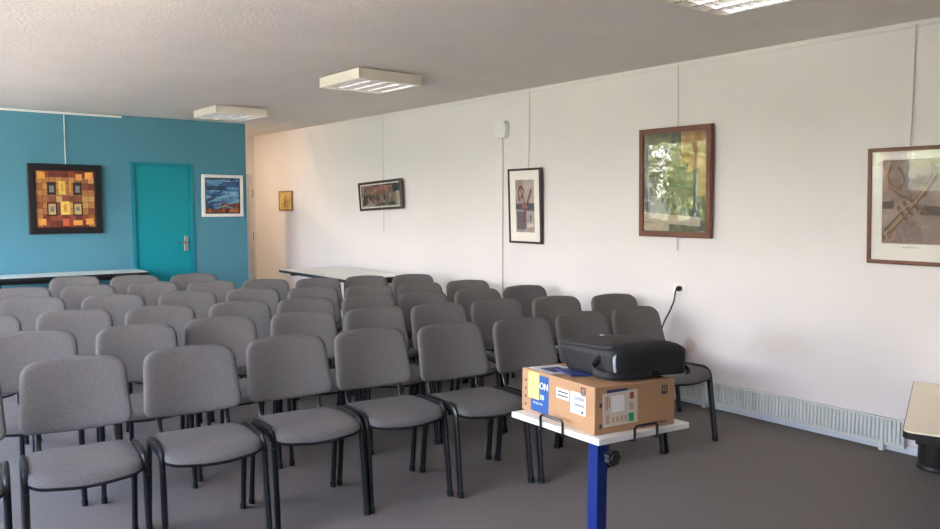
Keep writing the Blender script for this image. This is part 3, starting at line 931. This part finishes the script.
# side B: the right face (local y = 0)
def panelB(name, m, s0, h0, s1, h1, out=.0006, parent=None, rot=0.):
    o = MB().box((s0, -out, h0), (s1, 0, h1)).obj(name, m, parent or carton)
    return o
TB = Matrix.Rotation(PI/2, 4, 'X')
def textB(txt, size, m, s, h, out=.0012):
    return text_mesh(txt, size, m, carton, TB @ Matrix.Translation((s, h, out)))
panelB('navy_print', M['boxnavy'], .050, .118, .138, .146)
arrows(panelB, textB, .290, .110)
textB('Projector', .013, M['ink'], .268, .012, .0008)
for h in (.02, .09):
    panelB('edge_icon', M['ink'], .020, h, .030, h+.014)
# big cream label, stuck on slightly askew
lr = MB().box((0, -.0010, 0), (.148, 0, .112)).obj('shipping_label', M['labelcream'], carton, loc=(.036, 0, .022), rot=(0, R(-2), 0))
def sub(name, m, s0, h0, s1, h1): MB().box((s0, -.0014, h0), (s1, -.0011, h1)).obj(name, m, lr)
sub('red_square', M['inkred'], .114, .082, .132, .104)
sub('green_square', M['inkgreen'], .108, .006, .130, .034)
sub('pale_block', M['label'], .036, .046, .090, .100)
for k in range(4): sub('tan_square', M['inktan'], .036+k*.018, .010, .048+k*.018, .030)
for k in range(3): sub('red_line', M['inkred'], .010+k*.0075, .050+.006*k, .0125+k*.0075, .102)
sub('tan_square', M['inktan'], .010, .010, .026, .040); sub('tan_square', M['inktan'], .112, .046, .130, .070)

# leaflet and booklet lying on the carton
def onbox(u, v, n=0.): return loc(cx0+u, cy0+v, CH+.0018+n)
t = thing('leaflet', 'pale printed leaflet lying on the far end of the cardboard carton', 'paper', onbox(.06, .31), E_)
MB().prism([(-.03, -.06), (.10, -.075), (.12, .09), (-.01, .10)], 0, .0012).obj('sheet', M['paper'], t)
MB().prism([(.0, -.03), (.08, -.04), (.09, .05), (.01, .06)], .0013, .0018).obj('printed_photo', M['boxnavy'], t)
t = MB().prism([(-.055, -.05), (.05, -.09), (.09, .045), (-.01, .09)], 0, .0035).obj('booklet', M['paperblue'], None, onbox(.115, .235, .0015), E_)
tag(t, 'blue booklet sticking out from under the black projector bag', 'booklet')

# projector bag
bag = thing('projector_bag', 'black padded projector bag lying on the cardboard carton', 'bag', loc(.148, .086, CH+.0078), eul(-6))
def bag_shell(x0, y0, x1, y1, z0, z1, bev, seg=5, fn=None):
    bm = bmesh.new()
    bmesh.ops.create_cube(bm, size=1)
    for v in bm.verts:
        v.co = Vector(((x0+x1)/2+v.co.x*(x1-x0), (y0+y1)/2+v.co.y*(y1-y0), (z0+z1)/2+v.co.z*(z1-z0)))
    bmesh.ops.subdivide_edges(bm, edges=bm.edges[:], cuts=9, use_grid_fill=True)
    for v in bm.verts:                        # round the box
        q = Vector(v.co)
        lo = Vector((x0+bev, y0+bev, z0+bev*.6)); hi = Vector((x1-bev, y1-bev, z1-bev))
        c = Vector([min(hi[i], max(lo[i], q[i])) for i in range(3)])
        d_ = q-c
        if d_.length > 1e-9:
            r_ = bev if d_.z >= 0 else bev*.6
            m_ = max(abs(d_.x), abs(d_.y), abs(d_.z))
            v.co = c + d_.normalized()*min(bev, d_.length)*(m_/d_.length*.35+.65)
        if fn: v.co = fn(v.co)
    bm.verts.index_update()
    mb = MB().add([v.co.copy() for v in bm.verts], [[v.index for v in f.verts] for f in bm.faces], 0, True)
    bm.free()
    return mb
BX, BY, BZ = .315, .258, .108
def droop(p):
    z = p.z
    if z > .02:
        z -= .010*max(0, (BY*.5-p.y)/BY)*0 + .006*math.sin(p.x*14)*math.sin(p.y*11)*.6
        z += .006*math.sin(PI*max(0, min(1, p.x/BX)))
    return Vector((p.x-.105*p.y-.045*(z/BZ)*(p.y/BY), p.y-.10*p.x, z))
bag_shell(0, 0, BX, BY, .0, BZ, .026, fn=droop).obj('bag_body', M['bag'], bag, smooth_angle=75)
bag_shell(.012, .03, BX-.035, BY-.012, BZ-.02, BZ+.0075, .010, fn=droop).obj('top_panel', M['bagtop'], bag, smooth_angle=75)
MB().sweep([droop(Vector(q)) for q in ((.024, .032, BZ+.003), (.010, .05, BZ), (.010, BY-.03, BZ))], .0035, n=6).obj('piping', M['bag'], bag)
MB().sweep([(.012, .008, .022), (.008, .007, .045), (.008, .008, .07), (.014, .011, .088)], .006, .0035, (1, -1, 0), n=8).obj('reflective_strip', M['zip'], bag)
st = [(-.006, .060, .070), (-.022, .066, .056), (-.036, .066, .034), (-.038, .050, .016), (-.030, .022, .014), (-.012, -.004, .013), (.03, -.022, .013), (.08, -.026, .013), (.14, -.030, .013)]
MB().sweep(smooth_path(st), .013, .0045, (0, 0, 1), n=8).obj('carry_strap', M['bag'], bag)
MB().sweep(smooth_path([(BX-.010, .02, .03), (BX+.010, .0, .016), (BX+.002, -.028, .012), (BX-.03, -.040, .012)]), .010, .004, (0, 0, 1), n=8).obj('shoulder_strap', M['bag'], bag)
MB().box((.10, .200, BZ+.0125), (.116, .213, BZ+.0165), bev=.001).obj('zip_pull', M['zip'], bag)

# ------------------------------------------------------------------ light
SKY, SUN = 3.5, 19.0
wd = bpy.data.worlds.new('World'); S.world = wd
wd.use_nodes = True
nt = wd.node_tree
bg = nt.nodes['Background']
# clear sky: warm white haze at the horizon, deep blue overhead
tcw = nt.nodes.new('ShaderNodeTexCoord'); sx = nt.nodes.new('ShaderNodeSeparateXYZ'); rp = nt.nodes.new('ShaderNodeValToRGB')
nt.links.new(tcw.outputs['Generated'], sx.inputs[0]); nt.links.new(sx.outputs['Z'], rp.inputs['Fac'])
cr = rp.color_ramp
for p, c in ((.12, (.92, .93, .95, 1)), (.3, (.50, .68, 1, 1)), (.6, (.26, .46, .95, 1))):
    cr.elements.new(p)
for e, (p, c) in zip(cr.elements, ((0, (1, .95, .92)), (.10, (.98, .96, .97)), (.28, (.58, .71, .98)), (.6, (.36, .54, 1)), (1, (.26, .42, .9)))):
    e.position = p; e.color = (*c, 1)
nt.links.new(rp.outputs[0], bg.inputs[0])
bg.inputs[1].default_value = SKY
sl = bpy.data.lights.new('sun', 'SUN'); sl.energy = SUN; sl.angle = R(.6); sl.color = (1, .95, .86)
so = bpy.data.objects.new('sun', sl); COL.objects.link(so)
so.rotation_euler = (0, R(32), 0)            # shines towards -X: onto the garden, over the roof
for i, (y0, y1) in enumerate(W):
    pl = bpy.data.lights.new('window_portal', 'AREA')
    pl.shape = 'RECTANGLE'; pl.size = HEAD-SILL; pl.size_y = y1-y0
    pl.cycles.is_portal = True
    po = bpy.data.objects.new('window_portal', pl); COL.objects.link(po)
    po.location = (XL-.2, (y0+y1)/2, (SILL+HEAD)/2)
    po.rotation_euler = (0, R(-90), 0)

# ------------------------------------------------------------------ camera
f_, yaw_, pit = 765., R(38.58), math.atan(58.5/765)
fw = Vector((math.sin(yaw_)*math.cos(pit), math.cos(yaw_)*math.cos(pit), -math.sin(pit)))
rt = Vector((math.cos(yaw_), -math.sin(yaw_), 0)); up = rt.cross(fw)
cd = bpy.data.cameras.new('camera'); cd.sensor_width = 36; cd.lens = f_/940*36; cd.clip_start = .05
co = bpy.data.objects.new('camera', cd); COL.objects.link(co)
co.matrix_world = Matrix(((rt.x, up.x, -fw.x, 0), (rt.y, up.y, -fw.y, 0), (rt.z, up.z, -fw.z, 1.5), (0, 0, 0, 1)))
S.camera = co
S.view_settings.view_transform = 'Standard'
S.view_settings.look = 'None'
S.view_settings.gamma = 1
S.view_settings.exposure = 2.92
S.cycles.max_bounces = 10
S.cycles.diffuse_bounces = 7
S.cycles.sample_clamp_indirect = 6
